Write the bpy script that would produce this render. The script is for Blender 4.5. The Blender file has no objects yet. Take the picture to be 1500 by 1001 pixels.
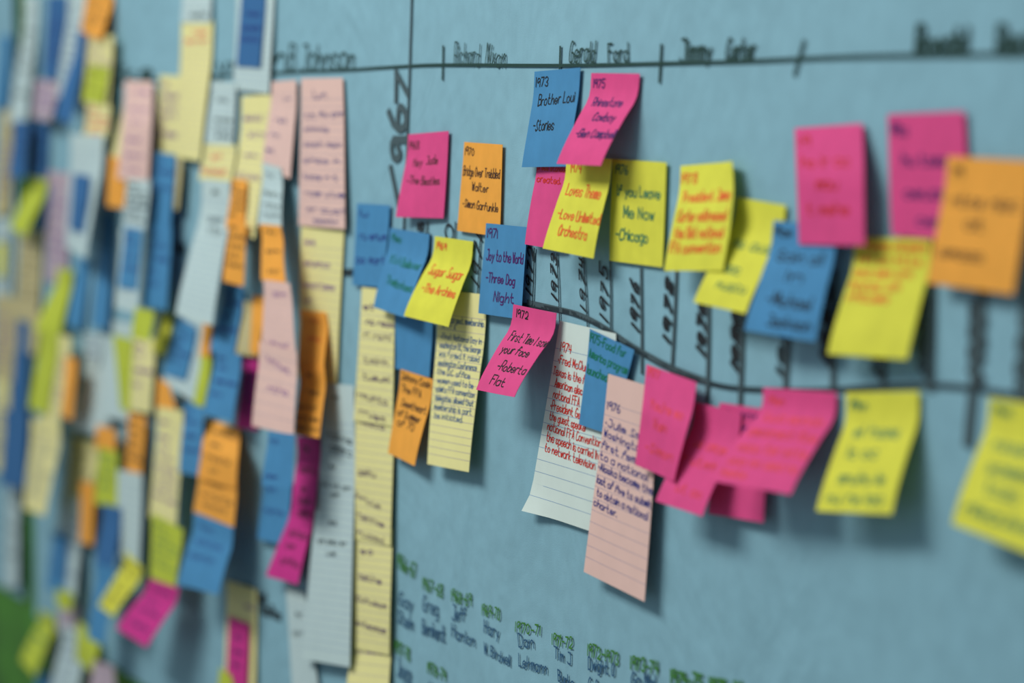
import bpy, math, random
from mathutils import Vector, noise
from mathutils.bvhtree import BVHTree

random.seed(7)
S = bpy.context.scene
COL = S.collection

# ------------------------------------------------------------------ camera
W, H, F = 1500.0, 1001.0, 3541.7          # picture frame and focal length in pixels (85 mm lens)
DIST = 0.899                               # camera to wall, metres
CZ = 1.50
HORIZON = 215.0
yaw = math.atan(F / 1800.0)                # looking along the wall, towards -X
pitch = math.atan((H / 2 - HORIZON) / F)
CAM = Vector((0, -DIST, CZ))
FWD = Vector((-math.sin(yaw) * math.cos(pitch), math.cos(yaw) * math.cos(pitch), -math.sin(pitch)))
RGT = Vector((math.cos(yaw), math.sin(yaw), 0))
UPV = RGT.cross(FWD)
cd = bpy.data.cameras.new('camera')
cam = bpy.data.objects.new('camera', cd)
COL.objects.link(cam)
from mathutils import Matrix
m = Matrix((RGT, UPV, -FWD)).transposed().to_4x4()
m.translation = CAM
cam.matrix_world = m
cd.sensor_width = 36.0
cd.lens = 36.0 * F / W
cd.clip_start = 0.05
cd.dof.use_dof = True
cd.dof.focus_distance = 1.955
cd.dof.aperture_fstop = 2.5
S.camera = cam

# ------------------------------------------------------------------ light
wd = bpy.data.worlds.new('world')
S.world = wd
wd.use_nodes = True
wd.node_tree.nodes['Background'].inputs[0].default_value = (0.80, 0.92, 1.0, 1)
wd.node_tree.nodes['Background'].inputs[1].default_value = 0.42

def area(name, loc, target, sx, sy, power, color):
    l = bpy.data.lights.new(name, 'AREA')
    l.shape = 'RECTANGLE'; l.size = sx; l.size_y = sy; l.energy = power; l.color = color
    o = bpy.data.objects.new(name, l)
    COL.objects.link(o)
    o.location = loc
    o.rotation_euler = (Vector(target) - Vector(loc)).to_track_quat('-Z', 'Y').to_euler()
    return o
area('ceiling_lamp_light', (-2.15, -1.85, 3.10), (-1.9, 0, 1.25), 2.0, 0.6, 72, (1.0, 0.97, 0.90))
S.view_settings.view_transform = 'Standard'
S.view_settings.look = 'None'
S.view_settings.exposure = 0.0
S.view_settings.gamma = 1.0
S.view_settings.use_curve_mapping = False

# ------------------------------------------------------------------ helpers
def ray(px, py):
    return (FWD + RGT * ((px - W / 2) / F) + UPV * ((H / 2 - py) / F))

def on_plane(px, py, y=0.0):
    d = ray(px, py)
    return CAM + d * ((y - CAM.y) / d.y)

def paper_y(x, z):
    a = noise.noise(Vector((x * 3.1, z * 2.6, 0.3))) * 0.0030
    b = noise.noise(Vector((x * 8.0 + 4, z * 6.0, 5.1))) * 0.0014
    c = noise.noise(Vector((x * 24.0, z * 20.0, 9.7))) * 0.0003
    return 0.004 + a + b + c

def on_paper(px, py):
    p = on_plane(px, py, 0.004)
    for _ in range(3):
        p = on_plane(px, py, paper_y(p.x, p.z))
    return p

def lin(c):
    return tuple(((v / 255) / 12.92 if v / 255 <= 0.04045 else ((v / 255 + 0.055) / 1.055) ** 2.4) for v in c)

def paper_mat(name, rgb, trans=0.28, rough=0.75, var=0.05, bump=0.15):
    mt = bpy.data.materials.new(name)
    mt.use_nodes = True
    nt = mt.node_tree
    for n in list(nt.nodes):
        nt.nodes.remove(n)
    out = nt.nodes.new('ShaderNodeOutputMaterial')
    bs = nt.nodes.new('ShaderNodeBsdfPrincipled')
    tl = nt.nodes.new('ShaderNodeBsdfTranslucent')
    mx = nt.nodes.new('ShaderNodeMixShader')
    tc = nt.nodes.new('ShaderNodeTexCoord')
    n1 = nt.nodes.new('ShaderNodeTexNoise'); n1.inputs['Scale'].default_value = 60; n1.inputs['Detail'].default_value = 6
    n2 = nt.nodes.new('ShaderNodeTexNoise'); n2.inputs['Scale'].default_value = 900; n2.inputs['Detail'].default_value = 3
    rp = nt.nodes.new('ShaderNodeValToRGB')
    c = lin(rgb)
    rp.color_ramp.elements[0].position = 0.3
    rp.color_ramp.elements[1].position = 0.7
    rp.color_ramp.elements[0].color = tuple(v * (1 - var) for v in c) + (1,)
    rp.color_ramp.elements[1].color = tuple(min(1, v * (1 + var)) for v in c) + (1,)
    nt.links.new(tc.outputs['Object'], n1.inputs['Vector'])
    nt.links.new(tc.outputs['Object'], n2.inputs['Vector'])
    nt.links.new(n1.outputs[0], rp.inputs[0])
    nt.links.new(rp.outputs[0], bs.inputs['Base Color'])
    nt.links.new(rp.outputs[0], tl.inputs['Color'])
    bs.inputs['Roughness'].default_value = rough
    bs.inputs['Specular IOR Level'].default_value = 0.25
    bp = nt.nodes.new('ShaderNodeBump'); bp.inputs['Strength'].default_value = bump; bp.inputs['Distance'].default_value = 0.0004
    nt.links.new(n2.outputs[0], bp.inputs['Height'])
    nt.links.new(bp.outputs[0], bs.inputs['Normal'])
    mx.inputs[0].default_value = trans
    nt.links.new(bs.outputs[0], mx.inputs[1]); nt.links.new(tl.outputs[0], mx.inputs[2])
    nt.links.new(mx.outputs[0], out.inputs[0])
    return mt

def ink_mat(name, rgb, rough=0.6):
    mt = bpy.data.materials.new(name)
    mt.use_nodes = True
    nt = mt.node_tree
    bs = nt.nodes['Principled BSDF']
    tc = nt.nodes.new('ShaderNodeTexCoord')
    n1 = nt.nodes.new('ShaderNodeTexNoise'); n1.inputs['Scale'].default_value = 300
    rp = nt.nodes.new('ShaderNodeValToRGB')
    c = lin(rgb)
    rp.color_ramp.elements[0].color = tuple(v * 0.8 for v in c) + (1,)
    rp.color_ramp.elements[1].color = tuple(min(1, v * 1.25) for v in c) + (1,)
    nt.links.new(tc.outputs['Object'], n1.inputs['Vector'])
    nt.links.new(n1.outputs[0], rp.inputs[0])
    nt.links.new(rp.outputs[0], bs.inputs['Base Color'])
    bs.inputs['Roughness'].default_value = rough
    bs.inputs['Specular IOR Level'].default_value = 0.2
    return mt

PAPER = {
    'pink': paper_mat('pink_sticky_paper', (222, 80, 144)),
    'magenta': paper_mat('magenta_sticky_paper', (206, 56, 146)),
    'blue': paper_mat('blue_sticky_paper', (76, 144, 192)),
    'deepblue': paper_mat('deep_blue_sticky_paper', (58, 112, 166)),
    'yellow': paper_mat('yellow_sticky_paper', (222, 222, 80)),
    'lime': paper_mat('lime_sticky_paper', (192, 206, 72)),
    'orange': paper_mat('orange_sticky_paper', (240, 174, 74)),
    'white': paper_mat('white_card_paper', (180, 202, 204), 0.12, var=0.02),
    'offwhite': paper_mat('off_white_card_paper', (200, 216, 212), 0.12, var=0.02),
    'cream': paper_mat('yellow_card_paper', (220, 216, 152), 0.12, var=0.02),
    'rose': paper_mat('pink_card_paper', (216, 184, 176), 0.12, var=0.02),
    'mauve': paper_mat('lilac_card_paper', (176, 160, 172), 0.12, var=0.02),
    'tan': paper_mat('tan_card_paper', (186, 178, 130), 0.12, var=0.02),
}
INK = {
    'black': ink_mat('black_ink', (26, 30, 34)),
    'marker': ink_mat('dark_marker_ink', (34, 48, 54)),
    'faded': ink_mat('thin_dark_marker_ink', (62, 80, 86)),
    'greenblack': ink_mat('dark_green_marker_ink', (30, 58, 54)),
    'red': ink_mat('red_ink', (186, 42, 32)),
    'rust': ink_mat('brown_ink', (60, 40, 34)),
    'orange': ink_mat('orange_ink', (208, 96, 42)),
    'pinkred': ink_mat('pink_red_ink', (208, 66, 84)),
    'navy': ink_mat('navy_ink', (30, 44, 120)),
    'purple': ink_mat('purple_ink', (66, 28, 92)),
    'violet': ink_mat('violet_ink', (112, 62, 140)),
    'green': ink_mat('green_ink', (16, 104, 84)),
    'teal': ink_mat('dark_teal_ink', (52, 92, 136)),
    'leaf': ink_mat('leaf_green_marker_ink', (54, 110, 34)),
    'slate': ink_mat('slate_blue_marker_ink', (38, 78, 110)),
    'rule': ink_mat('printed_rule', (110, 140, 175)),
    'ruleg': ink_mat('printed_grey_rule', (150, 140, 160)),
}

# single-stroke handwriting: pairs of digits, x then y (baseline 2, x-height 6, cap 9)
GL = {
 'a': '45260503123244 4642', 'b': '0902 04264543321203', 'c': '45260503123243', 'd': '45260503123244 4942',
 'e': '044445260503123243', 'f': '48392802 0646', 'g': '45260503123244 46413010', 'h': '0902 0426364542',
 'i': '0602 0708', 'j': '26211001 2728', 'k': '0902 3604 1442', 'l': '0902', 'm': '0602 04162622 24364642',
 'n': '0602 0426364542', 'o': '2605031232434526', 'p': '0600 05264543321203', 'q': '45260503123244 4640',
 'r': '0602 04162636', 's': '4526051443321203', 't': '19133242 0636', 'u': '0603123244 4642',
 'v': '0622 2246', 'w': '0612 1225 2532 3246', 'x': '0642 4602', 'y': '0623 4610', 'z': '0646 4602 0242',
 'A': '0229 2942 1434', 'B': '0902 0939483606 063645431202', 'C': '48290603123243', 'D': '0902 092947443202',
 'E': '4909 0902 0636 0242', 'F': '4909 0902 0636', 'G': '4829060312324345 4525', 'H': '0902 4942 0646',
 'I': '0902', 'J': '4943321203 1949', 'K': '0902 4905 1642', 'L': '0902 0242', 'M': '0209 0924 2449 4942',
 'N': '0209 0942 4249', 'O': '2907041232444729', 'P': '0902 0939473505', 'Q': '2907041232444729 3341',
 'R': '0902 0939473505 2542', 'S': '482917253443221203', 'T': '0949 2922', 'U': '090312324349', 'V': '0922 2249',
 'W': '0912 1227 2732 3249', 'X': '0942 4902', 'Y': '0925 4925 2522', 'Z': '0949 4902 0242',
 '0': '2907041232444729', '1': '0902', '2': '071939474502 0242', '3': '0819394725 2544321203', '4': '0905 0545 3932',
 '5': '4909 0906 063644321203', '6': '3917041232443505', '7': '0949 4912', '8': '4839190826443212042648',
 '9': '4839190715264748 4842', '-': '0535', '.': '0203', ',': '1310', "'": '0907', '?': '081939472524 2223',
 '*': '0405 1405',
}

def smooth(pts):
    if len(pts) < 4:
        return pts
    out = []
    n = len(pts)
    for i in range(n - 1):
        p0 = pts[max(0, i - 1)]; p1 = pts[i]; p2 = pts[i + 1]; p3 = pts[min(n - 1, i + 2)]
        for k in range(3):
            t = k / 3.0
            q = []
            for a in (0, 1):
                q.append(0.5 * (2 * p1[a] + (p2[a] - p0[a]) * t + (2 * p0[a] - 5 * p1[a] + 4 * p2[a] - p3[a]) * t * t
                                + (-p0[a] + 3 * p1[a] - 3 * p2[a] + p3[a]) * t ** 3))
            out.append(tuple(q))
    out.append(pts[-1])
    return out

def layout(text, rnd, gap=1.7):
    """strokes of a line of text, in glyph units; returns (strokes, width)"""
    x = 0.0
    res = []
    for ch in text:
        if ch == ' ':
            x += 3.2
            continue
        if ch == '#':
            ch = rnd.choice('nmueaocsrtlh')
        g = GL.get(ch)
        if not g:
            x += 2
            continue
        wmax = 0
        dy = rnd.uniform(-0.25, 0.25); sc = rnd.uniform(0.92, 1.08); sl = rnd.uniform(-0.02, 0.08)
        for st in g.split(' '):
            pts = [(int(st[i]), int(st[i + 1]) - 2) for i in range(0, len(st) - 1, 2)]
            wmax = max(wmax, max(p[0] for p in pts))
            pts = [(p[0] * sc + p[1] * sl + rnd.uniform(-.12, .12), p[1] * sc + dy + rnd.uniform(-.12, .12)) for p in smooth(pts)]
            res.append([(x + a, b) for a, b in pts])
        x += wmax + gap
    return res, max(x - gap, 1)

def make_mesh(name, verts, faces, mat, parent=None, smooth_shade=False, origin=None):
    me = bpy.data.meshes.new(name)
    if origin is not None:
        verts = [v - origin for v in verts]
    me.from_pydata([tuple(v) for v in verts], [], faces)
    me.materials.append(mat)
    if smooth_shade:
        me.polygons.foreach_set('use_smooth', [True] * len(me.polygons))
    me.update()
    o = bpy.data.objects.new(name, me)
    COL.objects.link(o)
    if parent:
        o.parent = parent
    return o

class Ribbon:
    """pen strokes laid on a surface"""
    def __init__(self):
        self.v = []; self.f = []
    def stroke(self, pts, nors, width, lift=0.00025):
        n = len(pts)
        if n < 2:
            return
        b = len(self.v)
        for i in range(n):
            t = pts[min(n - 1, i + 1)] - pts[max(0, i - 1)]
            if t.length < 1e-9:
                t = Vector((1, 0, 0))
            t.normalize()
            nn = nors[i]
            s = t.cross(nn).normalized() * (width / 2)
            p = pts[i] + nn * lift
            if i == 0: p = p - t * width * 0.35
            if i == n - 1: p = p + t * width * 0.35
            self.v += [p - s, p + s]
        for i in range(n - 1):
            a = b + 2 * i
            self.f.append((a, a + 1, a + 3, a + 2))
    def build(self, name, mat, parent, origin):
        if not self.v:
            return None
        return make_mesh(name, self.v, self.f, mat, parent, origin=origin)

def resample(pts, step):
    out = [pts[0]]
    for a, b in zip(pts, pts[1:]):
        L = (Vector(b) - Vector(a)).length
        k = max(1, int(math.ceil(L / step)))
        for i in range(1, k + 1):
            out.append(tuple(a[j] + (b[j] - a[j]) * i / k for j in range(len(a))))
    return out

# ------------------------------------------------------------------ wall, paper sheets
def box(name, x0, x1, y0, y1, z0, z1, mat):
    v = [Vector((x, y, z)) for x in (x0, x1) for y in (y0, y1) for z in (z0, z1)]
    f = [(0, 1, 3, 2), (4, 6, 7, 5), (0, 4, 5, 1), (2, 3, 7, 6), (0, 2, 6, 4), (1, 5, 7, 3)]
    return make_mesh(name, v, f, mat)

wall_mat = paper_mat('green_painted_wall', (54, 108, 22), 0.0, 0.6, 0.45, 0.3)
for n_ in wall_mat.node_tree.nodes:
    if n_.type == 'TEX_NOISE' and n_.inputs['Scale'].default_value < 100:
        n_.inputs['Scale'].default_value = 9
wb = box('wall_back', -5.2, 0.9, 0.012, 0.14, 0.0, 2.9, wall_mat)
wb['kind'] = 'structure'
floor_mat = paper_mat('grey_floor', (120, 118, 112), 0.0, 0.6, 0.08, 0.2)
fl = box('floor', -5.2, 0.9, -3.2, 0.14, -0.1, 0.0, floor_mat)
fl['kind'] = 'structure'

def butcher_mat():
    mt = paper_mat('pale_blue_butcher_paper', (118, 160, 176), 0.0, 0.7, 0.05, 0.45)
    nt = mt.node_tree
    # long soft creases and rumples as relief
    tc = nt.nodes.new('ShaderNodeTexCoord')
    mp = nt.nodes.new('ShaderNodeMapping'); mp.inputs['Rotation'].default_value = (0, 0.5, 0); mp.inputs['Scale'].default_value = (6.5, 1, 4.0)
    nz = nt.nodes.new('ShaderNodeTexNoise'); nz.inputs['Scale'].default_value = 1.0; nz.inputs['Detail'].default_value = 4; nz.inputs['Distortion'].default_value = 0.6
    b2 = nt.nodes.new('ShaderNodeBump'); b2.inputs['Strength'].default_value = 0.5; b2.inputs['Distance'].default_value = 0.028
    nt.links.new(tc.outputs['Object'], mp.inputs[0]); nt.links.new(mp.outputs[0], nz.inputs['Vector'])
    nt.links.new(nz.outputs[0], b2.inputs['Height'])
    old = [n for n in nt.nodes if n.type == 'BUMP' and n != b2][0]
    nt.links.new(b2.outputs[0], old.inputs['Normal'])
    return mt
BUTCH = butcher_mat()

def sheet(name, xa, xb, z0, z1, label, dy=0.0, curl_left=0.0):
    """xa(z), xb(z): the side edges"""
    nz_, nx = 90, max(8, int((xb(1.5) - xa(1.5)) / 0.012))
    V = []
    th = 0.0004
    for back in (0, 1):
        for j in range(nz_ + 1):
            z = z0 + (z1 - z0) * j / nz_
            for i in range(nx + 1):
                x = xa(z) + (xb(z) - xa(z)) * i / nx
                e = math.exp(-(x - xa(z)) / 0.02) * curl_left
                V.append(Vector((x, paper_y(x, z) + dy - e + back * th, z)))
    Fc = []
    n1 = (nx + 1) * (nz_ + 1)
    for j in range(nz_):
        for i in range(nx):
            a = j * (nx + 1) + i
            Fc.append((a, a + 1, a + nx + 2, a + nx + 1))
            Fc.append((n1 + a, n1 + a + nx + 1, n1 + a + nx + 2, n1 + a + 1))
    o = make_mesh(name, V, Fc, BUTCH, smooth_shade=True)
    o['label'] = label; o['category'] = 'paper'; o['group'] = 'sheets of blue butcher paper on the wall'
    return o

seam = lambda z: on_plane(600, 100).x + (z - on_plane(600, 100).z) * (on_plane(600, 100).x - on_plane(571, 900).x) / (on_plane(600, 100).z - on_plane(571, 900).z)
ZB = on_plane(165, 977).z
ZT = on_plane(1500, -120).z + 0.25
gapx = on_plane(46, 800).x
sheet_r = sheet('butcher_paper', lambda z: gapx, lambda z: 0.25, ZB, ZT, 'large pale blue butcher paper sheet carrying the year marks and nearly all the notes')
sheet_l = sheet_r
sheet_f = sheet('butcher_paper', lambda z: -4.3, lambda z: gapx - 0.062, ZB + 0.012, ZT, 'farthest strip of blue butcher paper beyond the dark gap', 0.001)

# ------------------------------------------------------------------ writing on the paper
def paper_nor(x, z):
    e = 0.004
    n = Vector(((paper_y(x + e, z) - paper_y(x - e, z)) / (2 * e), -1, (paper_y(x, z + e) - paper_y(x, z - e)) / (2 * e)))
    return n.normalized()

def drop(x, z, extra=0.0):
    return Vector((x, paper_y(x, z) - 0.0012 - extra, z))

PARENT_OF = lambda px: sheet_l if px < 596 else sheet_r

def wall_line(name, pix, width, ink, parent=None, passes=1):
    pts = [on_paper(*p) for p in pix]
    fl_ = smooth([(p.x, p.z) for p in pts])
    fl_ = resample(fl_, 0.006)
    r = Ribbon()
    for k in range(passes):
        o = (k - (passes - 1) / 2) * width * 0.45
        P = [drop(x, z + o) for x, z in fl_]
        r.stroke(P, [paper_nor(x, z) for x, z in fl_], width)
    return r.build(name, INK[ink], parent or PARENT_OF(pix[-1][0]), None)

def wall_text(text, p0, p1, p2, width, ink, seed=1, gap=1.7, shear=0.0):
    """baseline from pixel p0 to p1; p2 is the top of the first capital"""
    A, B, C = on_paper(*p0), on_paper(*p1), on_paper(*p2)
    rnd = random.Random(seed)
    st, wd_ = layout(text, rnd, gap)
    ex = Vector((B.x - A.x, B.z - A.z)) / wd_
    ey = Vector((C.x - A.x, C.z - A.z)) / 7.0
    r = Ribbon()
    for s in st:
        s = [(a + b * shear, b) for a, b in s]
        q = [(A.x + ex.x * a + ey.x * b, A.z + ex.y * a + ey.y * b) for a, b in s]
        q = resample(q, 0.006)
        r.stroke([drop(*c) for c in q], [paper_nor(*c) for c in q], width, 0.0002)
    return r.build('handwriting', INK[ink], PARENT_OF(p0[0]), None)

wall_line('vertical_line', [(605, -10), (600, 150), (594, 320), (584, 560), (572, 860), (568, 1020)], 0.0036, 'faded', sheet_l)
# president line across the top with its ticks
wall_line('timeline', [(30, 128), (190, 120), (400, 107), (500, 103), (580, 98), (650, 95), (820, 96), (970, 93), (1090, 90), (1180, 86), (1300, 82), (1500, 79), (1620, 76)], 0.0026, 'greenblack', sheet_r)
for a, b in (((651, 68), (650, 116)), ((823, 69), (822, 104)), ((971, 66), (968, 120)), ((1180, 60), (1166, 110))):
    wall_line('tick_mark', [a, b], 0.0028, 'greenblack')
wall_text('Lyndon', (300, 112), (418, 105), (300, 76), 0.0030, 'greenblack', 11)
wall_text('B Johnson', (424, 104), (520, 101), (426, 66), 0.0022, 'greenblack', 12)
wall_text('Ike', (178, 119), (222, 116), (178, 96), 0.0035, 'greenblack', 13)
wall_text('Richard', (667, 95), (704, 96), (668, 62), 0.0013, 'greenblack', 14)
wall_text('Nixon', (713, 94), (741, 99), (716, 62), 0.0013, 'greenblack', 15)
wall_text('Gerald', (836, 91), (873, 90), (838, 60), 0.0016, 'greenblack', 16)
wall_text('Ford', (893, 91), (922, 89), (892, 66), 0.0016, 'greenblack', 17)
wall_text('Jimmy', (998, 90), (1044, 89), (999, 58), 0.0022, 'greenblack', 18)
wall_text('Carter', (1066, 89), (1107, 86), (1068, 58), 0.0022, 'greenblack', 19)
wall_text('Ronald', (1343, 80), (1418, 78), (1345, 40), 0.0032, 'greenblack', 20)
wall_text('Reagan', (1462, 79), (1560, 76), (1464, 38), 0.0032, 'greenblack', 21)
# heavy curved line under the years, hatched where it starts
wall_line('timeline', [(500, 399), (560, 404), (640, 424), (700, 437), (765, 446), (815, 453), (853, 464), (893, 485), (930, 511), (985, 541), (1040, 561), (1095, 570), (1200, 572), (1300, 566), (1380, 565), (1440, 571), (1520, 585), (1620, 600)], 0.0034, 'marker', sheet_r)
wall_line('timeline', [(775, 443), (815, 452), (853, 462), (893, 483), (930, 508), (985, 538), (1040, 559)], 0.0042, 'faded', sheet_r)
wall_line('tick_mark', [(502, 399), (519, 399)], 0.0065, 'marker')
wall_line('tick_mark', [(258, 362), (272, 366)], 0.010, 'marker')
for i, (xt, yt, xb_, yb, w_) in enumerate([(593, 322, 591, 352, .0030), (628, 326, 621, 440, .0034), (669, 326, 668, 352, .0030), (706, 344, 699, 470, .0030),
        (785, 364, 782, 452, .0026), (818, 372, 822, 472, .0024), (857, 377, 863, 486, .0024), (896, 382, 897, 490, .0030), (941, 394, 942, 546, .0040),
        (993, 398, 986, 546, .0048), (1040, 445, 1038, 588, .0058), (1090, 462, 1086, 594, .0070), (1158, 480, 1152, 572, .0075), (1226, 400, 1222, 566, .0075),
        (1297, 500, 1296, 570, .0075), (1368, 420, 1364, 568, .0100), (1442, 420, 1420, 648, .0120), (1504, 430, 1500, 585, .0100)]):
    wall_line('year_line', [(xt, yt), ((xt + xb_) / 2 + .5, (yt + yb) / 2), (xb_, yb)], w_ * 0.74, 'faded' if i > 7 else 'marker')
# the year digits, written sideways up the lines
for i, (t, a, b, c, w_, ink) in enumerate([
        ('1', (585, 300), (583, 290), (573, 242), .0066, 'faded'), ('96', (597, 234), (596, 160), (574, 234), .0074, 'faded'), ('7', (599, 150), (599, 104), (580, 150), .0064, 'faded'),
        ('68', (621, 352), (622, 326), (612, 352), .0024, 'black'), ('69', (630, 380), (632, 345), (620, 380), .0024, 'black'),
        ('0', (665, 352), (665, 332), (654, 352), .0022, 'black'),
        ('1971', (703, 420), (708, 348), (690, 417), .0021, 'black'),
        ('1972', (780, 432), (784, 366), (770, 430), .0021, 'black'), ('1973', (818, 440), (817, 374), (808, 438), .0021, 'black'),
        ('1974', (860, 456), (858, 378), (850, 452), .0019, 'black'), ('1975', (892, 472), (892, 392), (879, 468), .0021, 'black'),
        ('1976', (938, 486), (937, 414), (924, 480), .0026, 'black'), ('1978', (983, 502), (987, 412), (971, 496), .0034, 'black'),
        ('1979', (1036, 522), (1040, 450), (1020, 514), .0040, 'black'), ('1980', (1086, 545), (1088, 462), (1071, 536), .0050, 'black'),
        ('1981', (1152, 552), (1160, 470), (1138, 544), .0050, 'marker'), ('1982', (1220, 535), (1224, 425), (1202, 528), .0060, 'black'),
        ('1983', (1293, 552), (1296, 440), (1278, 546), .0050, 'marker'), ('1984', (1362, 550), (1366, 440), (1344, 544), .0064, 'faded'),
        ('1985', (1438, 556), (1442, 455), (1420, 550), .0080, 'black'), ('1986', (1506, 580), (1512, 470), (1490, 572), .0080, 'marker')]):
    if len(t) == 4:
        k = (a[0] - c[0]) * 0.80
        wall_text(t, a, (b[0], b[1] + k * .5), (a[0] - k, a[1] - k * 1.15), w_ * 0.95, ink, 30 + i, 3.4)
    else:
        wall_text(t, a, b, c, w_, ink, 30 + i)
# name list at the bottom: green seasons, blue-grey names
for i, (t, a, b, c, w_, ink) in enumerate([
        ('1966-67', (584, 832), (611, 848), (584, 812), .0022, 'leaf'), ('Gay', (586, 885), (606, 895), (586, 866), .0020, 'slate'), ('Stein', (584, 912), (607, 924), (584, 892), .0020, 'slate'),
        ('1967-68', (621, 862), (650, 875), (621, 845), .0020, 'leaf'), ('Greg', (621, 894), (643, 902), (621, 872), .0018, 'slate'), ('Bernhardt', (620, 928), (654, 941), (620, 906), .0018, 'slate'),
        ('1968-69', (663, 880), (692, 888), (663, 864), .0018, 'leaf'), ('Jeff', (664, 907), (684, 911), (664, 886), .0018, 'slate'), ('Hanlon', (663, 932), (697, 948), (663, 914), .0017, 'slate'),
        ('1969-70', (708, 901), (734, 908), (708, 885), .0017, 'leaf'), ('Hary', (711, 927), (733, 936), (711, 908), .0017, 'slate'), ('W. Birdwell', (711, 957), (749, 976), (711, 941), .0015, 'slate'),
        ('1970-71', (757, 925), (793, 931), (757, 911), .0017, 'leaf'), ('Dan', (762, 947), (784, 950), (760, 928), .0017, 'slate'), ('Lehmann', (762, 976), (803, 988), (762, 958), .0016, 'slate'),
        ('1971-72', (811, 944), (840, 950), (811, 929), .0017, 'leaf'), ('Tim J', (814, 964), (838, 974), (814, 948), .0016, 'slate'), ('Burke', (820, 998), (843, 1010), (819, 981), .0017, 'slate'),
        ('1972-1973', (863, 960), (908, 974), (863, 943), .0019, 'leaf'), ('Dwight O', (864, 980), (902, 990), (864, 962), .0017, 'slate'), ('C. Segner', (864, 1008), (905, 1020), (864, 992), .0017, 'slate'),
        ('1973-74', (926, 980), (966, 988), (926, 962), .0022, 'leaf'), ('Go Mal', (927, 1003), (962, 1010), (927, 984), .0020, 'slate'),
        ('1974-75', (985, 1000), (1030, 1008), (985, 982), .0026, 'leaf'), ('1975-76', (1042, 1012), (1090, 1020), (1042, 994), .0028, 'leaf'),
        ('1977-78', (580, 955), (602, 968), (580, 938), .0022, 'leaf'), ('Joyce', (584, 990), (604, 1003), (584, 962), .0020, 'slate'),
        ('1978-79', (628, 985), (655, 998), (628, 970), .0020, 'leaf'), ('Hans', (630, 1014), (655, 1024), (630, 998), .0020, 'slate')]):
    wall_text(t, a, b, c, w_ * 0.82, ink, 60 + i)
wall_text('President', (362, 872), (392, 885), (362, 855), .0030, 'marker', 95)
wall_text('Vice Pres', (384, 898), (412, 908), (384, 882), .0030, 'marker', 96)

# ------------------------------------------------------------------ notes and cards
built = []          # surfaces already on the wall, nearest to it first

def P_at(c, prof, u, v):
    TL, TR, BR, BL = c
    def side(T, B):
        y = T.y + (B.y - T.y) * prof(v)
        return Vector((T.x + (B.x - T.x) * v, y, T.z + (B.z - T.z) * v))
    a, b = side(TL, BL), side(TR, BR)
    return a.lerp(b, u)

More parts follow.
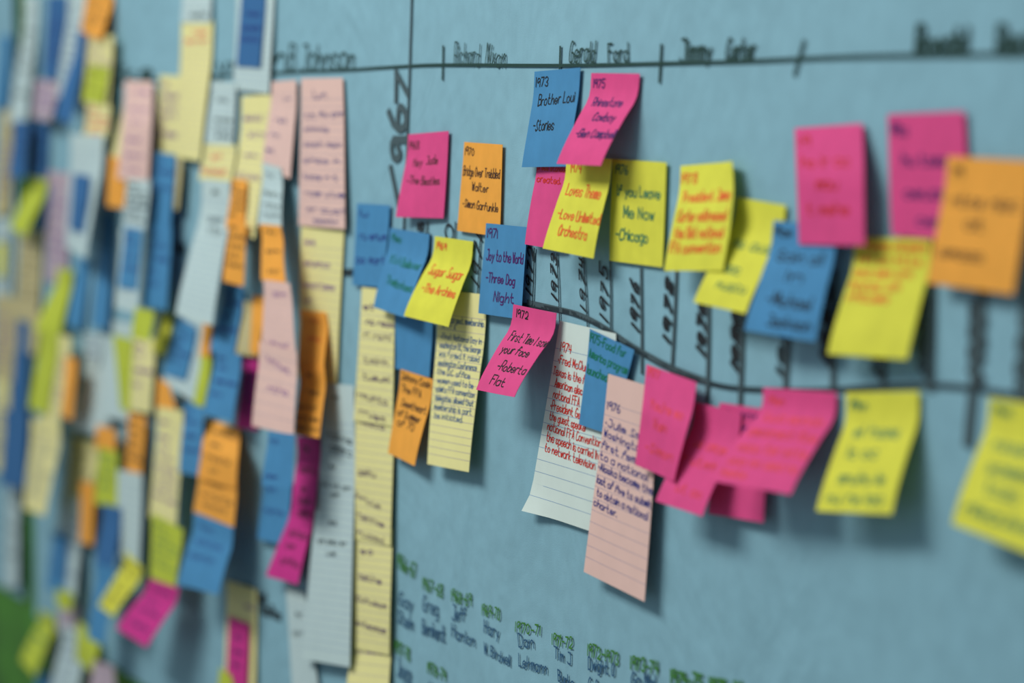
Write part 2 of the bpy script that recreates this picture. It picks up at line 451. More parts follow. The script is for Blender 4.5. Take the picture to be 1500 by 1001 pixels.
def note(kind, color, q, label, lines=(), ink='black', pen=0.0011, lift=None, rules=None, seed=None, tr=0.0, bl=0.0):
    """q: eight pixel numbers for the corners TL TR BR BL as seen; the sheet hangs from its top edge"""
    n_id = len(built)
    rnd = random.Random(seed if seed is not None else n_id * 13 + 5)
    TL, TR = on_paper(q[0], q[1]), on_paper(q[2], q[3])
    TL = on_plane(q[0], q[1], TL.y - 0.0032); TR = on_plane(q[2], q[3], TR.y - 0.0032)
    wv = Vector((TR.x - TL.x, TR.z - TL.z)); wl = wv.length
    hpx = ((q[7] - q[1]) + (q[5] - q[3])) / 2
    est = []
    for T, bx, by in ((TL, q[6], q[7]), (TR, q[4], q[5])):
        d = ray(bx, by)
        flat = on_plane(bx, by, 0)
        Hh = abs(T.z - flat.z)
        xt = T.x + max(-.35, min(.35, wv.y / wl)) * Hh
        t = (xt - CAM.x) / d.x
        y = CAM.y + d.y * t
        est.append(max(0.004, min(0.045, -y)))
    if lift is not None:
        est = [lift, lift]
    BL = on_plane(q[6], q[7], paper_y(TL.x, TL.z) - est[0]); BR = on_plane(q[4], q[5], paper_y(TR.x, TR.z) - est[1])
    c = (TL, TR, BR, BL)
    stick = 0.16
    def prof(v):
        if v < stick: return 0.0
        t = (v - stick) / (1 - stick)
        return t * t * (3 - 2 * t) * 0.35 + t * 0.65 * min(1, t * 3) if t < .34 else t * t * (3 - 2 * t) * 0.35 + t * 0.65
    nu, nv = 8, 12
    # clear what is already on the wall: slide towards the viewer, more at the free end
    a_need = k_need = 0.0
    for j in range(nv + 1):
        for i in range(nu + 1):
            u, v = i / nu, j / nv
            p = P_at(c, prof, u, v)
            d = p - CAM; L = d.length; d.normalize()
            for (tree, lo, hi) in built:
                if p.x < lo.x - .05 or p.x > hi.x + .05 or p.z < lo.z - .03 or p.z > hi.z + .03:
                    continue
                hit = tree.ray_cast(CAM, d, L + 0.004)
                if hit[0] is not None:
                    need = L - hit[3] + 0.0036
                    if need > 0:
                        if v < 0.35: a_need = max(a_need, need)
                        k_need = max(k_need, need) if v >= .35 else k_need
    k_need = max(0.0, k_need - a_need)
    wav = [rnd.uniform(-1, 1) for _ in range(4)]
    def P(u, v):
        p = P_at(c, prof, u, v)
        d = (CAM - p).normalized()
        p = p + d * (a_need + k_need * min(1.0, v / 0.45))
        w_ = 0.0009 * math.sin(u * 4.0 + wav[0] * 3) * math.sin(v * 3.1 + wav[1]) * v
        w_ += tr * max(0, u - 0.55) ** 2 / 0.2025 * max(0, 1 - v * 1.6) + bl * max(0, 0.3 - u) / .3 * max(0, v - .9) / .1
        return Vector((p.x, p.y - w_, p.z))
    def N(u, v):
        e = 0.01
        du = P(min(1, u + e), v) - P(max(0, u - e), v)
        dv = P(u, min(1, v + e)) - P(u, max(0, v - e))
        n = dv.cross(du)
        n.normalize()
        return n if n.y < 0 else -n
    org = P(0.5, 0.0)
    th = 0.00035
    V, Fc = [], []
    for s in (0, 1):
        for j in range(nv + 1):
            for i in range(nu + 1):
                u, v = i / nu, j / nv
                V.append(P(u, v) - N(u, v) * th * s)
    n1 = (nu + 1) * (nv + 1)
    for j in range(nv):
        for i in range(nu):
            a = j * (nu + 1) + i
            Fc.append((a, a + nu + 1, a + nu + 2, a + 1))
            Fc.append((n1 + a, n1 + a + 1, n1 + a + nu + 2, n1 + a + nu + 1))
    ring = [i for i in range(nu + 1)] + [j * (nu + 1) + nu for j in range(1, nv + 1)] + [nv * (nu + 1) + i for i in range(nu - 1, -1, -1)] + [j * (nu + 1) for j in range(nv - 1, 0, -1)]
    for a, b in zip(ring, ring[1:] + ring[:1]):
        Fc.append((a, b, n1 + b, n1 + a))
    top = [V[i] for i in range(n1)]
    built.append((BVHTree.FromPolygons([tuple(v) for v in top], [f for f in Fc if max(f) < n1]),
                  Vector((min(v.x for v in top), 0, min(v.z for v in top))), Vector((max(v.x for v in top), 0, max(v.z for v in top)))))
    root = bpy.data.objects.new('sticky_note' if kind == 's' else 'index_card', None)
    root.empty_display_size = 0.02
    COL.objects.link(root)
    root.location = org
    root['label'] = label
    root['category'] = 'sticky note' if kind == 's' else 'index card'
    root['group'] = 'sticky notes on the wall timeline' if kind == 's' else 'ruled index cards on the wall timeline'
    po = make_mesh('paper_sheet', V, Fc, PAPER[color], root, True, org)
    rim = set()
    for a, b in zip(ring, ring[1:] + ring[:1]):
        rim.add((min(a, b), max(a, b))); rim.add((min(a, b) + n1, max(a, b) + n1))
    at = po.data.attributes.new('sharp_edge', 'BOOLEAN', 'EDGE')
    for e in po.data.edges:
        at.data[e.index].value = (min(e.vertices), max(e.vertices)) in rim
    Wd = (P(1, .5) - P(0, .5)).length
    Hd = (P(.5, 1) - P(.5, 0)).length
    if kind == 'c' and rules != 0:
        r = Ribbon()
        nr = rules or max(4, int(Hd / 0.0072))
        for k in range(nr):
            v = 0.14 + 0.84 * k / nr
            uu = [x / 8 for x in range(9)]
            r.stroke([P(u, v) for u in uu], [N(u, v) for u in uu], 0.00038, 0.00012)
        r.build('ruled_lines', INK['ruleg' if color in ('rose', 'tan', 'cream') else 'rule'], root, org)
    r = Ribbon()
    if any('#' in l[0] for l in lines if lines != 's') or lines == 's':
        pen *= 0.85
    if lines == 's':
        k = rnd.choice((3, 4, 5)) if Hd < .1 else rnd.choice((6, 7, 8))
        lines = [('####', .1, .45, .14, .07 if Hd < .1 else .04)]
        for i in range(k):
            wds = ' '.join('#' * rnd.randint(2, 6) for _ in range(rnd.choice((1, 2, 2))))
            u0 = rnd.uniform(.08, .2)
            lines.append((wds, u0, min(.94, u0 + len(wds) * .075 + .15), .28 + i * .6 / k, .08 if Hd < .1 else .045))
    for ln in lines:
        t, u0, u1, v0, h = ln[:5]
        tilt = ln[5] if len(ln) > 5 else 0.0
        st, wd_ = layout(t, rnd)
        for s in st:
            qq = []
            for a, b in s:
                u = u0 + (u1 - u0) * a / wd_
                v = v0 - b / 7.0 * h + tilt * (a / wd_)
                qq.append((min(.995, max(.005, u)), min(.995, max(.005, v))))
            qq = resample(qq, 0.08)
            r.stroke([P(*x) for x in qq], [N(*x) for x in qq], pen)
    r.build('handwriting', INK[ink], root, org)
    return root, Wd, Hd

def s(color, q, label, lines=(), ink='black', **k): return note('s', color, q, label, lines, ink, **k)
def c(color, q, label, lines=(), ink='black', **k): return note('c', color, q, label, lines, ink, **k)

# ---- crowded columns at the far end (farthest first) ----
c('cream', (515,905,572,908,566,1060,504,1050), 'bottom yellow card of the tall yellow column', [('#####',.15,.8,.35,.07)], 'violet', pen=.0014, rules=8)
c('cream', (518,770,575,775,570,960,515,950), 'third yellow card down the tall yellow column', [('##',.2,.5,.22,.05),('#####',.15,.75,.42,.05,.03),('#######',.1,.9,.6,.05,.04),('########',.1,.9,.8,.05,.04)], 'purple', pen=.0014, rules=14, lift=.004)
c('cream', (521,600,577,606,573,800,518,790), 'second yellow card down the tall yellow column', [('#####',.1,.75,.1,.045,.03),('####',.1,.55,.5,.06),('######',.05,.7,.68,.05,.06),('######',.1,.8,.83,.05,.04),('######',.1,.8,.96,.05,.04)], 'purple', pen=.0014, rules=14, lift=.004)
c('cream', (530,421,578,426,575,625,518,616), 'topmost yellow card of the tall yellow column beside the seam', [('##',.1,.4,.16,.05),('## ####',.2,1,.27,.05),('## ####',.15,.9,.37,.05),('#####',.2,.85,.56,.05),('######',.2,.9,.68,.05),('######',.1,.85,.82,.05,.03),('#####',.15,.8,.94,.05,.04)], 'purple', pen=.0014, rules=14, lift=.004)
c('cream', (441,330,504,333,493,566,436,552), 'long yellow card hanging below the right pink card', [('##',.1,.35,.12,.04),('#######',.1,.7,.26,.04),('#########',.05,.85,.4,.04),('##',.1,.3,.5,.04)], 'violet', pen=.0014, rules=18, lift=.004)
c('white', (418,858,446,868,470,1030,430,1030), 'white card leaning behind the long white strip at the bottom', [('##',.4,.7,.25,.06),('#####',.2,.9,.42,.06)], 'marker', pen=.0014, lift=.005)
c('white', (476,561,518,565,513,978,442,966), 'long white ruled strip with black writing beside the tall yellow column', [('##',.3,.5,.055,.018),('######',.15,.9,.19,.025,.02),('#####',.3,.9,.235,.03,.02),('##',.3,.45,.30,.018),('## ## ##',.1,.9,.365,.018,.01),('##',.4,.6,.40,.018),('##',.4,.6,.50,.018),('## ### ##',.15,.85,.57,.018),('##',.4,.6,.61,.018)], 'marker', pen=.0016, rules=30, lift=.013)
c('tan', (0,158,18,162,14,312,-8,318), 'faded yellow card at the far end, right above a grey-white card', 's', 'violet', pen=.0011)
s('blue', (0,52,15,52,8,158,-10,160), 'blue note at the far edge above a faded yellow card', (), 'navy')
c('white', (-8,318,16,322,14,440,-8,444), 'grey-white card below the faded yellow card at the far edge', 's', 'black', pen=.0011)
c('tan', (-8,430,24,436,18,560,-10,560), 'brownish yellow card at the far edge, middle height', 's', 'violet', pen=.0011)
s('yellow', (-6,355,8,357,6,405,-6,405), 'small yellow note peeping in at the far edge', ())
c('cream', (-8,556,14,560,8,690,-10,690), 'dull cream card at the far edge below the brownish yellow card', 's', 'navy', pen=.0011)
c('white', (10,660,28,664,26,860,6,860), 'long grey-white card on the narrow strip beyond the dark gap', 's', 'black', pen=.0011)
c('white', (35,-6,56,-6,38,186,13,180), 'tall grey-white card beside the far blue note, reaching the top edge', 's', 'black', pen=.0011, rules=14)
c('white', (100,-8,132,-8,104,150,82,142), 'white card slanting down behind the orange note near the top', 's', 'navy', pen=.0011)
s('deepblue', (70,-6,98,-6,84,118,61,112), 'dark blue note at the top edge, left of a slanting white card', 's', 'navy', pen=.0011)
c('mauve', (52,116,86,120,74,178,47,172), 'short lilac pink card corner between two deep blue notes', 's', 'violet', pen=.0010)
s('deepblue', (20,176,42,178,36,262,12,258), 'deep blue note hanging under the tall grey-white card', 's', 'navy', pen=.0010)
s('deepblue', (42,176,72,180,66,262,38,258), 'deep blue note hanging directly below the lilac pink card corner', 's', 'navy', pen=.0010)
c('cream', (122,48,166,52,158,160,118,150), 'pale yellow card between the top orange note and a lime note', 's', 'violet', pen=.0011)
s('orange', (126,-10,165,-8,148,58,118,50), 'orange note cut by the top edge above a pale yellow card', 's', 'rust', pen=.0010)
s('deepblue', (113,44,126,50,104,184,80,172), 'narrow deep blue note tilting beside the pale yellow card', (), 'navy')
s('lime', (128,95,160,99,151,152,120,146), 'small lime yellow note stuck low on the pale yellow card', 's', 'rust', pen=.0010)
c('cream', (128,150,162,154,150,240,116,236), 'pale cream card with a reddish block of writing under the small lime note', 's', 'pinkred', pen=.0013)
c('white', (104,196,152,198,126,378,96,362), 'grey-white card carrying an upright deep blue note', (), 'black')
c('mauve', (70,250,104,254,98,420,66,410), 'dusky pink card squeezed between lime and deep blue notes', 's', 'violet', pen=.0010)
s('deepblue', (52,270,74,274,62,336,42,330), 'shaded deep blue note tucked behind the tilted lime note', ())
c('tan', (28,335,62,340,56,470,22,460), 'tan card under the foot of the tilted lime note', 's', 'rust', pen=.0011)
s('lime', (42,258,69,264,38,347,14,334), 'tilted lime yellow note high in the far columns', ())
s('deepblue', (108,254,131,258,122,342,101,335), 'upright deep blue note in the middle of a grey-white card', (), 'navy')
s('blue', (148,312,168,316,156,482,134,478), 'long blue note falling beside a darker blue one, no writing visible', ())
s('blue', (113,378,131,382,119,484,97,477), 'thin blue note right of the upper lime strip', ())
c('tan', (25,455,60,460,52,520,20,515), 'small tan card stub above a narrow dark blue note', (), rules=4)
s('deepblue', (26,468,42,472,38,608,14,600), 'narrow dark blue note hanging beside the long lime strips', (), 'navy')
s('deepblue', (6,600,40,604,36,716,0,712), 'shadowed dark blue note below another at the far edge', ())
s('lime', (84,393,106,396,88,492,50,484), 'upper of two long lime strips in the far columns', ())
c('cream', (72,486,104,494,86,626,58,618), 'pale cream card behind the lower lime strip', 's', 'violet', pen=.0011)
s('lime', (58,482,86,488,70,608,42,598), 'lower of two long lime strips in the far columns', ())
s('orange', (96,522,112,526,106,616,90,610), 'brown-shaded orange sliver beside the pale cream card', ())
c('cream', (46,614,88,620,66,756,34,746), 'long pale green-cream card hanging below the lime strips', 's', 'slate', pen=.0011)
c('white', (128,488,168,494,160,640,104,628), 'broad blank white card in the middle of the far columns', (), rules=10)
c('white', (124,486,150,490,144,540,118,536), 'small white card flap above the broad blank white card', 's', 'navy', pen=.0010)
c('cream', (102,640,144,646,132,744,96,736), 'grey-cream card below the broad blank white card', 's', 'rust', pen=.0011)
c('white', (86,722,122,730,110,880,72,862), 'white card behind a blue note and an orange strip near the bottom', 's', 'navy', pen=.0010)
s('blue', (76,778,98,784,94,874,68,862), 'blue note on a white card low in the far columns', 's', 'navy', pen=.0010)
s('orange', (118,705,138,709,136,800,116,794), 'thin orange strip hanging beside a long deep blue note', ())
c('mauve', (88,880,118,888,112,932,84,924), 'small greyish pink card above the long white one at the bottom edge', ())
c('white', (90,915,126,925,112,1030,72,1020), 'long white card running off the bottom edge', 's', 'navy', pen=.0010)
s('lime', (82,862,106,870,104,896,84,890), 'tiny lime corner above the greyish pink card', ())
s('lime', (58,893,80,904,50,992,30,968), 'lime note slanting over the green wall near the bottom', 's', 'green', pen=.0014)
s('blue', (54,985,76,990,70,1040,46,1036), 'blue note corner at the bottom edge below the slanting lime note', ())
s('lime', (114,905,146,942,136,986,110,966), 'lime note on the lower corner of the blue paper', ())
c('mauve', (136,968,166,976,170,1030,128,1030), 'mauve card scrap hanging off the lower edge of the blue paper', ())
# columns around 140-270
c('cream', (183,120,200,122,176,262,158,258), 'yellow card edge showing beside a tall pink card', ())
s('orange', (160,228,187,236,181,306,157,302), 'short orange note hanging below the yellow card edge', ())
c('rose', (183,118,224,120,217,268,172,262), 'tall pink card with faint purple writing, left of the large yellow cards', [('####',.3,.8,.12,.04),('#####',.25,.85,.3,.04),('###',.3,.7,.42,.04),('####',.2,.7,.6,.04),('#####',.2,.8,.76,.04),('###',.3,.7,.9,.04)], 'violet', pen=.0013)
c('white', (186,262,220,264,211,346,178,338), 'white card with grey writing below the tall pink card', 's', 'marker', pen=.0018)
c('white', (176,335,210,338,202,460,168,450), 'white card behind a blue note in the third column', (), rules=7)
s('blue', (182,332,208,337,200,426,173,420), 'blue note stuck on a white card in the third column', 's', 'navy', pen=.0014)
c('white', (165,470,198,474,200,620,150,610), 'white card in shadow between two lime yellow pieces', (), rules=8)
s('lime', (165,490,194,498,190,606,176,598), 'dark lime note bending behind a cream card', ())
c('cream', (195,492,228,497,220,606,190,600), 'cream card with dim violet writing below two lime notes', 's', 'violet', pen=.0018)
s('lime', (198,450,226,456,218,500,192,494), 'broad lime note at the top of the cream card', ())
s('yellow', (234,458,252,462,240,522,222,514), 'thin yellow strip right of the broad lime note', ())
s('orange', (188,604,213,611,206,702,184,696), 'orange note in the middle of the third column', 's', 'rust', pen=.0014)
s('orange', (142,622,169,630,169,664,139,658), 'dark orange note directly above a lime note with faint lines', ())
s('lime', (145,655,172,662,171,746,138,738), 'lime note with faint diagonal lines below the dark orange note', 's', 'green', pen=.0012)
c('white', (172,688,208,695,204,830,170,812), 'white card hanging behind the tilted striped yellow note', (), rules=9)
s('deepblue', (150,738,177,745,166,842,138,834), 'deep blue note directly below the lime note with faint lines', ())
s('blue', (140,824,168,834,152,948,128,934), 'blue note hanging below the deep blue one near the paper corner', ())
s('yellow', (184,808,208,832,166,904,144,888), 'yellow note tilted and striped with brown writing, low in the columns', [('######',.08,.9,.2,.09),('######',.08,.9,.38,.09),('#####',.08,.9,.56,.09),('######',.08,.9,.74,.09),('####',.08,.8,.9,.09)], 'rust', pen=.0016)
# yellow cards and neighbours
c('cream', (234,110,265,112,258,231,227,224), 'large yellow card joined below a taller yellow one', 's', 'violet', pen=.0014)
c('cream', (266,30,312,30,294,236,256,230), 'tall yellow card with purple writing near the top of the columns', [('####',.4,.85,.1,.04),('######',.15,.85,.16,.04)], 'pinkred', pen=.0016)
c('white', (268,-14,310,-14,309,33,265,33), 'white card at the top edge above the tall yellow card', [('####',.3,.9,.85,.2)], 'marker', pen=.0016)
c('tan', (255,231,267,231,261,308,248,306), 'thin grey-white card strip below the large yellow card', ())
s('blue', (227,222,257,227,250,338,217,333), 'upper of two long blue notes below the large yellow card', 's', 'navy', pen=.0012)
s('blue', (219,328,251,332,244,455,206,448), 'lower of two long blue notes below the large yellow card', 's', 'navy', pen=.0012)
c('white', (262,455,300,462,287,592,240,560), 'white card behind a blue note beside thin lime strips', (), rules=9)
s('blue', (259,462,287,480,272,558,238,548), 'blue note pinned on the white card beside a thin lime strip', 's', 'navy', pen=.0012)
s('orange', (231,552,248,565,258,602,229,604), 'orange corner peeping below the white card with the blue note', ())
c('cream', (230,596,268,602,258,778,218,758), 'cream card with slanting purple writing above a bright lime note', 's', 'violet', pen=.0016)
s('lime', (222,752,268,776,256,862,220,846), 'bright lime note directly above the magenta tilted note', 's', 'green', pen=.0008)
s('magenta', (219,848,262,862,215,949,170,921), 'bright magenta note tilted at the foot of the columns', [('#####',.2,.8,.2,.09),('####',.15,.6,.4,.09),('######',.2,.85,.55,.09),('#####',.2,.8,.8,.09)], 'purple', pen=.0014, lift=.028)
s('orange', (298,470,310,474,305,530,292,526), 'narrow orange strip above the lime strip', ())
s('lime', (294,520,309,526,298,598,283,592), 'slim bright lime strip between two blue notes', ())
# second white column
c('white', (347,-10,402,-10,394,137,341,131), 'white card framing a deep blue note at the top edge', ())
s('deepblue', (354,-10,389,-8,381,99,346,97), 'deep blue note with navy writing on the framing white card', [('####',.3,.8,.3,.08),('######',.15,.9,.5,.08),('######',.1,.9,.65,.08)], 'navy', pen=.0014)
c('white', (310,119,346,121,341,215,300,210), 'white card with grey writing below and beside the framing white card', [('###',.3,.7,.3,.06),('#####',.3,.9,.62,.07),('#####',.3,.9,.76,.07),('####',.4,.9,.88,.07)], 'marker', pen=.0014)
c('cream', (354,141,397,138,372,350,333,336), 'bent yellow card with purple writing between white and pink cards', [('#####',.1,.7,.18,.04),('####',.3,.85,.3,.04),('###',.3,.7,.45,.04),('######',.1,.9,.6,.04)], 'violet', pen=.0014)
c('cream', (298,211,346,213,338,268,291,264), 'short yellow card with pink writing above a long white ruled card', [('###',.3,.6,.4,.2),('########',.05,.8,.8,.2)], 'pinkred', pen=.0014)
c('white', (296,262,337,266,312,477,257,461), 'long white ruled card with dark writing near its top', [('###',.4,.6,.1,.04),('#####',.3,.8,.3,.05),('####',.4,.8,.38,.05)], 'marker', pen=.0016)
c('tan', (352,440,385,446,378,524,336,516), 'shaded olive card in the gap behind the blue and pink pieces', ())
s('orange', (370,432,390,436,378,522,366,516), 'dark orange note edge behind the pink card column', ())
s('orange', (340,262,361,264,356,340,331,334), 'upper narrow orange note right of the long white ruled card', 's', 'rust', pen=.001)
s('orange', (335,322,360,325,356,420,327,412), 'lower narrow orange note right of the long white ruled card', 's', 'rust', pen=.001)
s('blue', (328,418,356,421,343,520,307,515), 'blue note directly below the narrow orange notes', 's', 'navy', pen=.0012)
s('blue', (315,512,353,520,341,618,298,608), 'blue note in front of the shaded olive card, above a two-tone orange note', 's', 'navy', pen=.0012)
s('blue', (270,590,298,597,292,698,262,692), 'blue note left of the wide orange notes', 's', 'navy', pen=.0012)
s('orange', (292,688,347,704,342,774,283,752), 'lower of two wide orange notes above a tilted blue note', [('####',.35,.7,.3,.13),('#######',.15,.9,.55,.13),('#####',.2,.8,.75,.13)], 'rust', pen=.0012)
s('orange', (300,613,351,628,346,716,289,700), 'upper of two wide orange notes with dark writing', [('######',.2,.95,.2,.1),('###',.2,.5,.42,.1),('#######',.15,.8,.65,.1),('##',.3,.5,.85,.1)], 'rust', pen=.0012)
s('blue', (284,750,341,773,320,872,261,857), 'blue note hanging tilted at the foot of the orange notes', [('####',.15,.5,.2,.1),('#########',.15,.8,.4,.1),('#######',.1,.7,.6,.1)], 'navy', pen=.0012)
c('cream', (332,850,376,864,373,1020,328,1015), 'yellow card behind a magenta note at the bottom edge', [('####',.6,.9,.2,.05)], 'violet', pen=.0012)
s('magenta', (335,903,364,915,360,1012,331,1000), 'magenta note on a yellow card at the bottom edge', [('####',.3,.7,.3,.09),('#####',.3,.8,.5,.09),('####',.3,.7,.7,.09)], 'purple', pen=.0012)
s('lime', (322,978,338,990,350,1040,316,1035), 'lime corner below the magenta note at the bottom edge', ())
# pink card columns
c('rose', (398,120,434,117,424,262,384,244), 'left pink card of the pair hanging from the top line', [('##',.5,.8,.22,.05),('###',.3,.7,.45,.05),('##',.2,.5,.62,.05),('##',.1,.4,.8,.05)], 'navy', pen=.0012, lift=.011)
c('white', (384,238,411,246,413,334,377,330), 'small white card with dark writing below the left pink card', [('##',.2,.5,.2,.07),('#####',.15,.9,.5,.09),('####',.2,.9,.7,.09),('####',.2,.9,.85,.09)], 'marker', pen=.0012, lift=.012)
s('orange', (380,328,410,331,418,414,383,411), 'deep orange note between a white card and a long pink card', [('###',.2,.7,.15,.08),('####',.2,.9,.5,.08),('###',.3,.8,.85,.08)], 'rust', pen=.0012, lift=.013)
s('magenta', (356,520,378,526,376,631,346,627), 'magenta note peeping from behind the long pink card', 's', 'purple', pen=.001)
c('rose', (386,410,424,415,434,525,382,520), 'upper half of the long pink card column with violet writing', [('###',.35,.8,.2,.08),('#####',.2,.8,.85,.08,.02)], 'violet', pen=.0014, lift=.008)
c('rose', (380,500,434,515,430,638,369,624), 'lower half of the long pink card column with violet writing', [('######',.2,.8,.2,.07,.1),('####',.3,.8,.55,.08)], 'violet', pen=.0014, rules=6, lift=.010)
c('rose', (441,115,502,114,505,336,437,330), 'right pink card of the pair, full of navy writing', [('###',.3,.6,.14,.06),('###',.1,.35,.27,.04),('## ###',.45,1,.26,.05),('######',.1,.65,.36,.04),('#### ####',.1,.95,.46,.04),('#### #',.1,.9,.57,.04),('#### # #',.1,.85,.68,.04),('### ####',.15,.98,.79,.04),('## #####',.2,.98,.9,.04),('######',.35,.85,.97,.03)], 'navy', pen=.0013, rules=16, lift=.006)
s('orange', (439,454,477,458,475,548,436,540), 'upper orange note over the long yellow card', [('##',.4,.7,.2,.1),('#####',.3,.8,.5,.1)], 'orange', pen=.0012, lift=.015)
s('blue', (385,700,427,706,420,800,377,790), 'lower blue note left of the magenta strip', [('###',.15,.5,.2,.1),('#####',.15,.8,.55,.1)], 'navy', pen=.0012)
s('blue', (393,632,431,637,427,716,383,712), 'upper blue note left of the magenta strip', [('##',.1,.4,.2,.1),('####',.1,.5,.85,.1)], 'navy', pen=.0012)
s('magenta', (430,730,460,738,436,857,390,844), 'lower tilted half of the magenta strip with black writing', [('####',.3,.9,.2,.09),('#####',.25,.95,.45,.1),('##',.3,.6,.6,.08),('####',.3,.9,.8,.1)], 'black', pen=.0016, lift=.015)
s('magenta', (434,639,468,642,459,748,428,744), 'upper half of the magenta strip with black writing', [('##',.2,.5,.2,.1),('#####',.2,.9,.5,.12),('##',.4,.6,.75,.08),('####',.3,.9,.92,.1)], 'black', pen=.0016, lift=.015)
s('orange', (437,535,475,540,467,642,432,636), 'lower orange note with dark writing right above the magenta strip', [('##',.3,.5,.15,.08),('###',.3,.8,.4,.08),('#####',.1,.8,.62,.09),('#####',.1,.9,.78,.09),('######',.05,.95,.92,.09)], 'rust', pen=.0012, lift=.015)
# white strips and tall yellow strip by the seam

# ---- separate notes, readable area ----
s('blue', (523,298,571,301,562,421,516,418), 'farthest of the two overlapping blue notes, purple writing, right of the pink card', [('##',.1,.35,.15,.09),('## ####',.15,.95,.43,.1),('## ####',.08,1.0,.72,.1)], 'navy', pen=.0016)
s('blue', (578,452,634,472,630,553,577,540), 'plain blue note under the sun-yellow tilted note, above an orange one', ())
s('blue', (571,334,629,343,594,466,547,450), 'blue note with green writing leaning behind a bright yellow note', [('19##',.08,.32,.16,.09),("It's A",.15,.4,.42,.1),('Believer',.45,.95,.44,.1),('The',.2,.4,.68,.1),('Monkees',.42,.95,.7,.1)], 'green', pen=.0014)
s('pink', (598,197,657,192,650,320,580,318), 'bright pink note reading Hey Jude, alone above the year marks', [('1968',.05,.3,.18,.09),('Hey',.2,.42,.39,.1),('Jude',.52,.78,.37,.1),('-The',.12,.4,.6,.09),('Beatles',.46,.86,.61,.09)], 'rust', pen=.0010)
s('orange', (680,208,736,212,731,347,670,338), 'orange note with black song writing, above the blue world song note', [('1970',.05,.28,.14,.08),('Bridge Over Trebbled',.04,.96,.37,.1),('Walter',.3,.7,.53,.09),('-Simon Garfunkle',.1,.94,.72,.09,.015)], 'rust', pen=.0010)
c('cream', (640,424,713,432,686,692,626,680), 'yellow ruled card packed with blue writing below a bright yellow note', [('largest membership',.3,.97,.18,.035),('in FFA',.12,.4,.22,.035),('*First National Day in',.1,.95,.28,.035),('washington DC, the George',.08,.95,.33,.035),('was formed. It raised',.08,.95,.38,.035),('washington Conference',.08,.92,.43,.035),('the D.C. office',.08,.8,.48,.035),('women used to be',.1,.9,.53,.035),('admits FFA convention',.08,.95,.58,.035),('delegates allowed that',.08,.95,.63,.035),('membership is part',.08,.93,.68,.035),('be initiated.',.1,.75,.73,.035)], 'teal', pen=.0008, rules=20, lift=.014)
s('yellow', (637,346,693,354,657,479,591,463), 'bright yellow note with orange writing leaning left over blue note', [('1969',.08,.33,.15,.08),('Sugar Sugar',.12,.92,.46,.11),('-The Archies',.15,.92,.67,.1)], 'orange', pen=.0014)
s('orange', (587,541,634,556,608,683,568,664), 'orange note with purple writing overlapping the left side of a ruled yellow card', [('Johnny Cash',.05,.95,.11,.08),('The FFA',.1,.7,.25,.08),('Sweetheart',.15,.95,.41,.08),('of Summer',.1,.85,.53,.08),('of 70',.15,.7,.64,.08)], 'rust', pen=.0012)
s('blue', (712,327,772,333,763,468,700,459), 'blue note reading Joy to the World under an orange note', [('1971',.06,.3,.15,.09),('Joy to the World',.08,.96,.4,.11),('-Three Dog',.12,.8,.64,.1),('Night',.35,.82,.84,.11)], 'purple', pen=.0013)
s('pink', (752,446,815,459,753,582,697,571), 'pink note reading First Time I saw your face, lifting from the wall', [('1972',.1,.37,.14,.09),('First Time I saw',.12,1.0,.41,.1),('your face',.12,.78,.55,.09),('-Roberta',.25,.95,.74,.1),('Flat',.28,.65,.91,.1)], 'black', pen=.0011)
# top pair and the ones beneath
s('pink', (788,222,836,226,824,367,768,358), 'pink note in shade under a blue and a yellow note, red writing', [('press standard',.02,.98,.19,.06),('created.',.06,.75,.32,.07)], 'red', pen=.0010)
s('blue', (783,105,850,99,832,244,765,245), 'blue note reading Brother Loui, hanging from the top line', [('1973',.05,.32,.16,.09),('Brother Loui',.14,.93,.36,.11,-.02),('-Stories',.12,.58,.62,.11)], 'black', pen=.0011)
s('yellow', (830,228,896,233,869,379,795,364), 'yellow note reading Loves Theme, below a tilted pink note', [('1974',.12,.35,.17,.1),('Loves Theme',.12,.87,.41,.11),('-Love Unlimited',.1,.99,.66,.1),('Orchestra',.22,.8,.83,.11)], 'orange', pen=.0012)
s('pink', (866,107,937,108,880,243,815,240), 'pink note with purple writing tilted beside the hanging blue note', [('1975',.07,.3,.16,.09),('Rhinestone',.15,.78,.36,.09),('Cowboy',.35,.82,.52,.09),('-Glen Campbell',.15,1.0,.7,.09)], 'purple', pen=.0012, lift=.03)
s('yellow', (897,233,976,238,970,392,893,382), 'yellow note reading If you Leave Me Now, green-black writing', [('1976',.07,.3,.14,.08),('If you Leave',.12,.9,.35,.1),('Me Now',.25,.8,.56,.11),('-Chicago',.12,.7,.78,.11)], 'green', pen=.0013)
c('offwhite', (820,470,902,489,905,792,773,748), 'white ruled card with red writing about a network speech', [('1974',.09,.27,.15,.044),('*Fred McClure',.08,.60,.21,.044,.01),('Texas is the first',.03,.66,.275,.044,.01),('American elected',.08,.62,.333,.044,.01),('national FFA',.08,.47,.39,.044,.01),('*President Gerald',.07,.62,.45,.044,.01),('the guest speaker',.08,.60,.505,.044,.01),('national FFA',.07,.44,.56,.044,.01),('Convention',.47,.80,.57,.045),('the speech is carried live',.08,.82,.615,.044,.02),('to network television',.08,.74,.67,.044,.02)], 'red', pen=.0010, rules=13, lift=.005, bl=.006)
s('blue', (864,482,929,513,893,637,848,622), 'blue note with green writing over the white ruled card', [('1975-Food for',.03,.85,.12,.09),('America program',.04,.97,.28,.09,.01),('launched.',.05,.6,.45,.09)], 'green', pen=.0012, lift=.006)
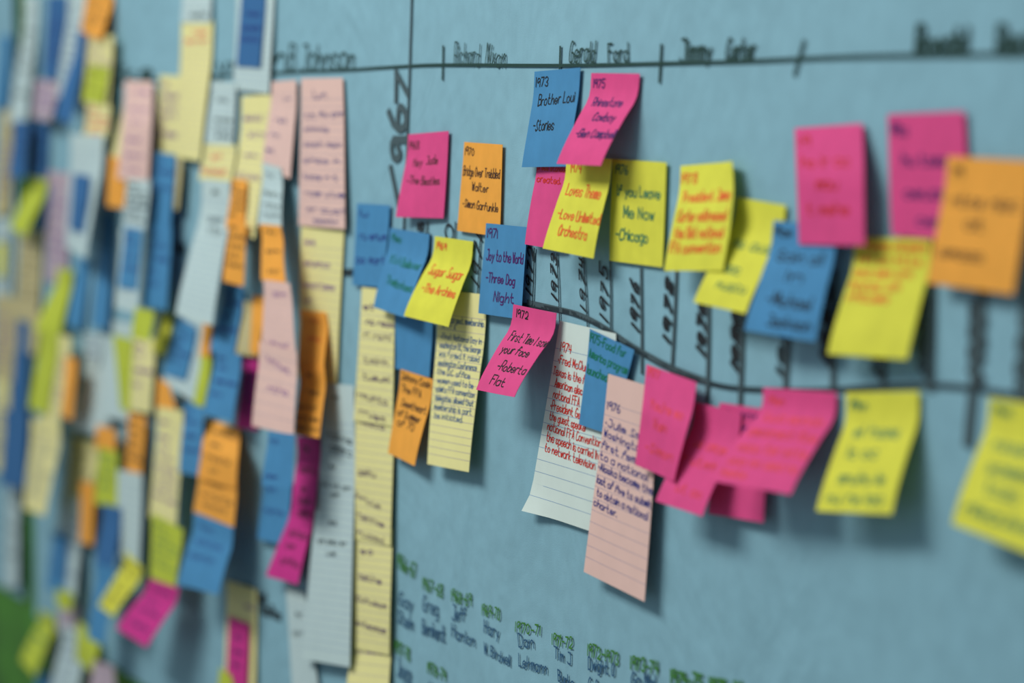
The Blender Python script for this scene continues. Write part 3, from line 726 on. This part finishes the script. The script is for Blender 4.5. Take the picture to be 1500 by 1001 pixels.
c('rose', (891,548,964,570,944,882,855,838), 'pink ruled card with navy writing hanging below a blue note', [('1976',.05,.3,.17,.037),('*Julie Smiley',.05,.98,.25,.037,.02),('Washington is',.04,.95,.305,.037,.02),('first female',.03,.85,.365,.037,.02),('to a national',.03,.9,.42,.037,.02),('*Alaska became the',.03,1.0,.475,.037,.02),('last of five to submit',.03,1.0,.54,.037,.02),('to obtain a national',.06,.95,.60,.037,.02),('charter.',.03,.45,.655,.037,.01)], 'navy', pen=.0010, rules=14, lift=.008)
s('yellow', (1080,289,1151,301,1092,460,1016,443), 'yellow note with pale green writing behind a blue one', [('## ###',.2,.95,.45,.1),('####',.25,.6,.68,.1),('#####',.3,.85,.83,.1)], 'green', pen=.0011)
s('yellow', (997,243,1083,236,1058,397,973,397), 'yellow note with red writing and a curled upper corner', [('1978',.04,.3,.17,.09),('President Jimmy',.1,.95,.35,.1),('Carter addressed',.08,.92,.53,.1),('the 51st national',.08,.9,.69,.1),('FFA convention',.05,.9,.83,.1)], 'orange', pen=.0014, tr=.006)
s('blue', (1133,323,1226,332,1195,501,1089,484), 'blue note with black writing below the plain-edged pink note', [('19##',.05,.3,.13,.08),('Goin all',.15,.85,.35,.1),('In',.38,.62,.52,.1),('-Michael',.2,.85,.74,.11),('Jackson',.3,.9,.92,.1)], 'black', pen=.0015)
s('yellow', (1252,348,1364,350,1328,527,1212,519), 'yellow note with orange writing filling its upper half, between pink and orange', [('##### ######',.1,.95,.1,.08),('#### ## ####',.08,.9,.22,.08),('### ### ###',.06,.8,.33,.08),('##### ##',.06,.7,.44,.08),('######',.08,.6,.54,.08)], 'orange', pen=.0016)
s('pink', (1300,168,1412,163,1421,354,1306,345), 'pink note with purple writing partly behind the large orange note', [('19##',.06,.26,.17,.09),('## ####',.18,.75,.42,.1),('#####',.2,.75,.68,.1),('###',.35,.7,.9,.1)], 'purple', pen=.0018)
s('pink', (1164,188,1263,181,1268,360,1169,358), 'pink note with red writing hanging above the blue black-lettered note', [('19',.08,.22,.16,.08),('## ## ##',.08,.8,.34,.1),('###',.3,.62,.53,.1),('# ####',.15,.78,.74,.1)], 'red', pen=.0016)
s('orange', (1388,229,1512,236,1484,432,1358,415), 'large orange note nearest the viewer on the upper side', [('19',.1,.2,.15,.07),('#### ####',.12,.9,.38,.1),('##',.35,.55,.55,.1),('#####',.1,.6,.78,.09)], 'rust', pen=.0016)
# pink cluster and right end
s('pink', (1054,590,1128,601,1119,766,1037,753), 'pink note at the back of the cluster, purple writing at its top', [('#######',.05,.95,.1,.06),('####',.3,.95,.22,.06)], 'purple', pen=.0014, lift=.010)
s('pink', (1018,589,1086,606,1028,757,961,734), 'pink note in the middle of the cluster, between two pink ones', [('## ####',.2,.9,.42,.09),('# ####',.15,.85,.58,.09),('## ##',.3,.85,.85,.09)], 'pinkred', pen=.0014)
s('pink', (947,534,1020,560,987,706,931,681), 'pink note overlapping the pink ruled card, curled like an S', [('1977',.06,.28,.1,.08),("You're so",.18,.85,.4,.09),('Vain',.3,.6,.58,.09),('-Simon',.2,.85,.82,.09)], 'pinkred', pen=.0014)
s('pink', (1118,568,1225,575,1157,725,1040,704), 'large pink note with rows of faded red writing, front of the cluster', [('19##',.1,.3,.17,.08),('#### ######',.12,.9,.35,.09),('######## ####',.08,.95,.5,.09),('#### ### ####',.1,.95,.66,.09),('### ## ### ##',.1,.95,.8,.09),('#####',.1,.4,.92,.07)], 'pinkred', pen=.0018)
s('yellow', (1239,575,1346,573,1305,754,1196,749), 'yellow note with green writing right of the large pink note', [('19##',.08,.3,.15,.08),('## ####',.18,.8,.38,.1),('## ##',.2,.6,.55,.1),('##### ##',.2,.8,.76,.1),('## ## ###',.12,.85,.92,.09)], 'green', pen=.0014)
s('yellow', (1449,583,1572,600,1524,818,1394,768), 'yellow note cut by the right edge, below the large orange note', [('19##',.08,.3,.12,.07),('#######',.15,.8,.38,.1),('#####',.2,.7,.55,.1),('####',.25,.6,.7,.1),('##########',.1,.95,.88,.1)], 'green', pen=.0014)
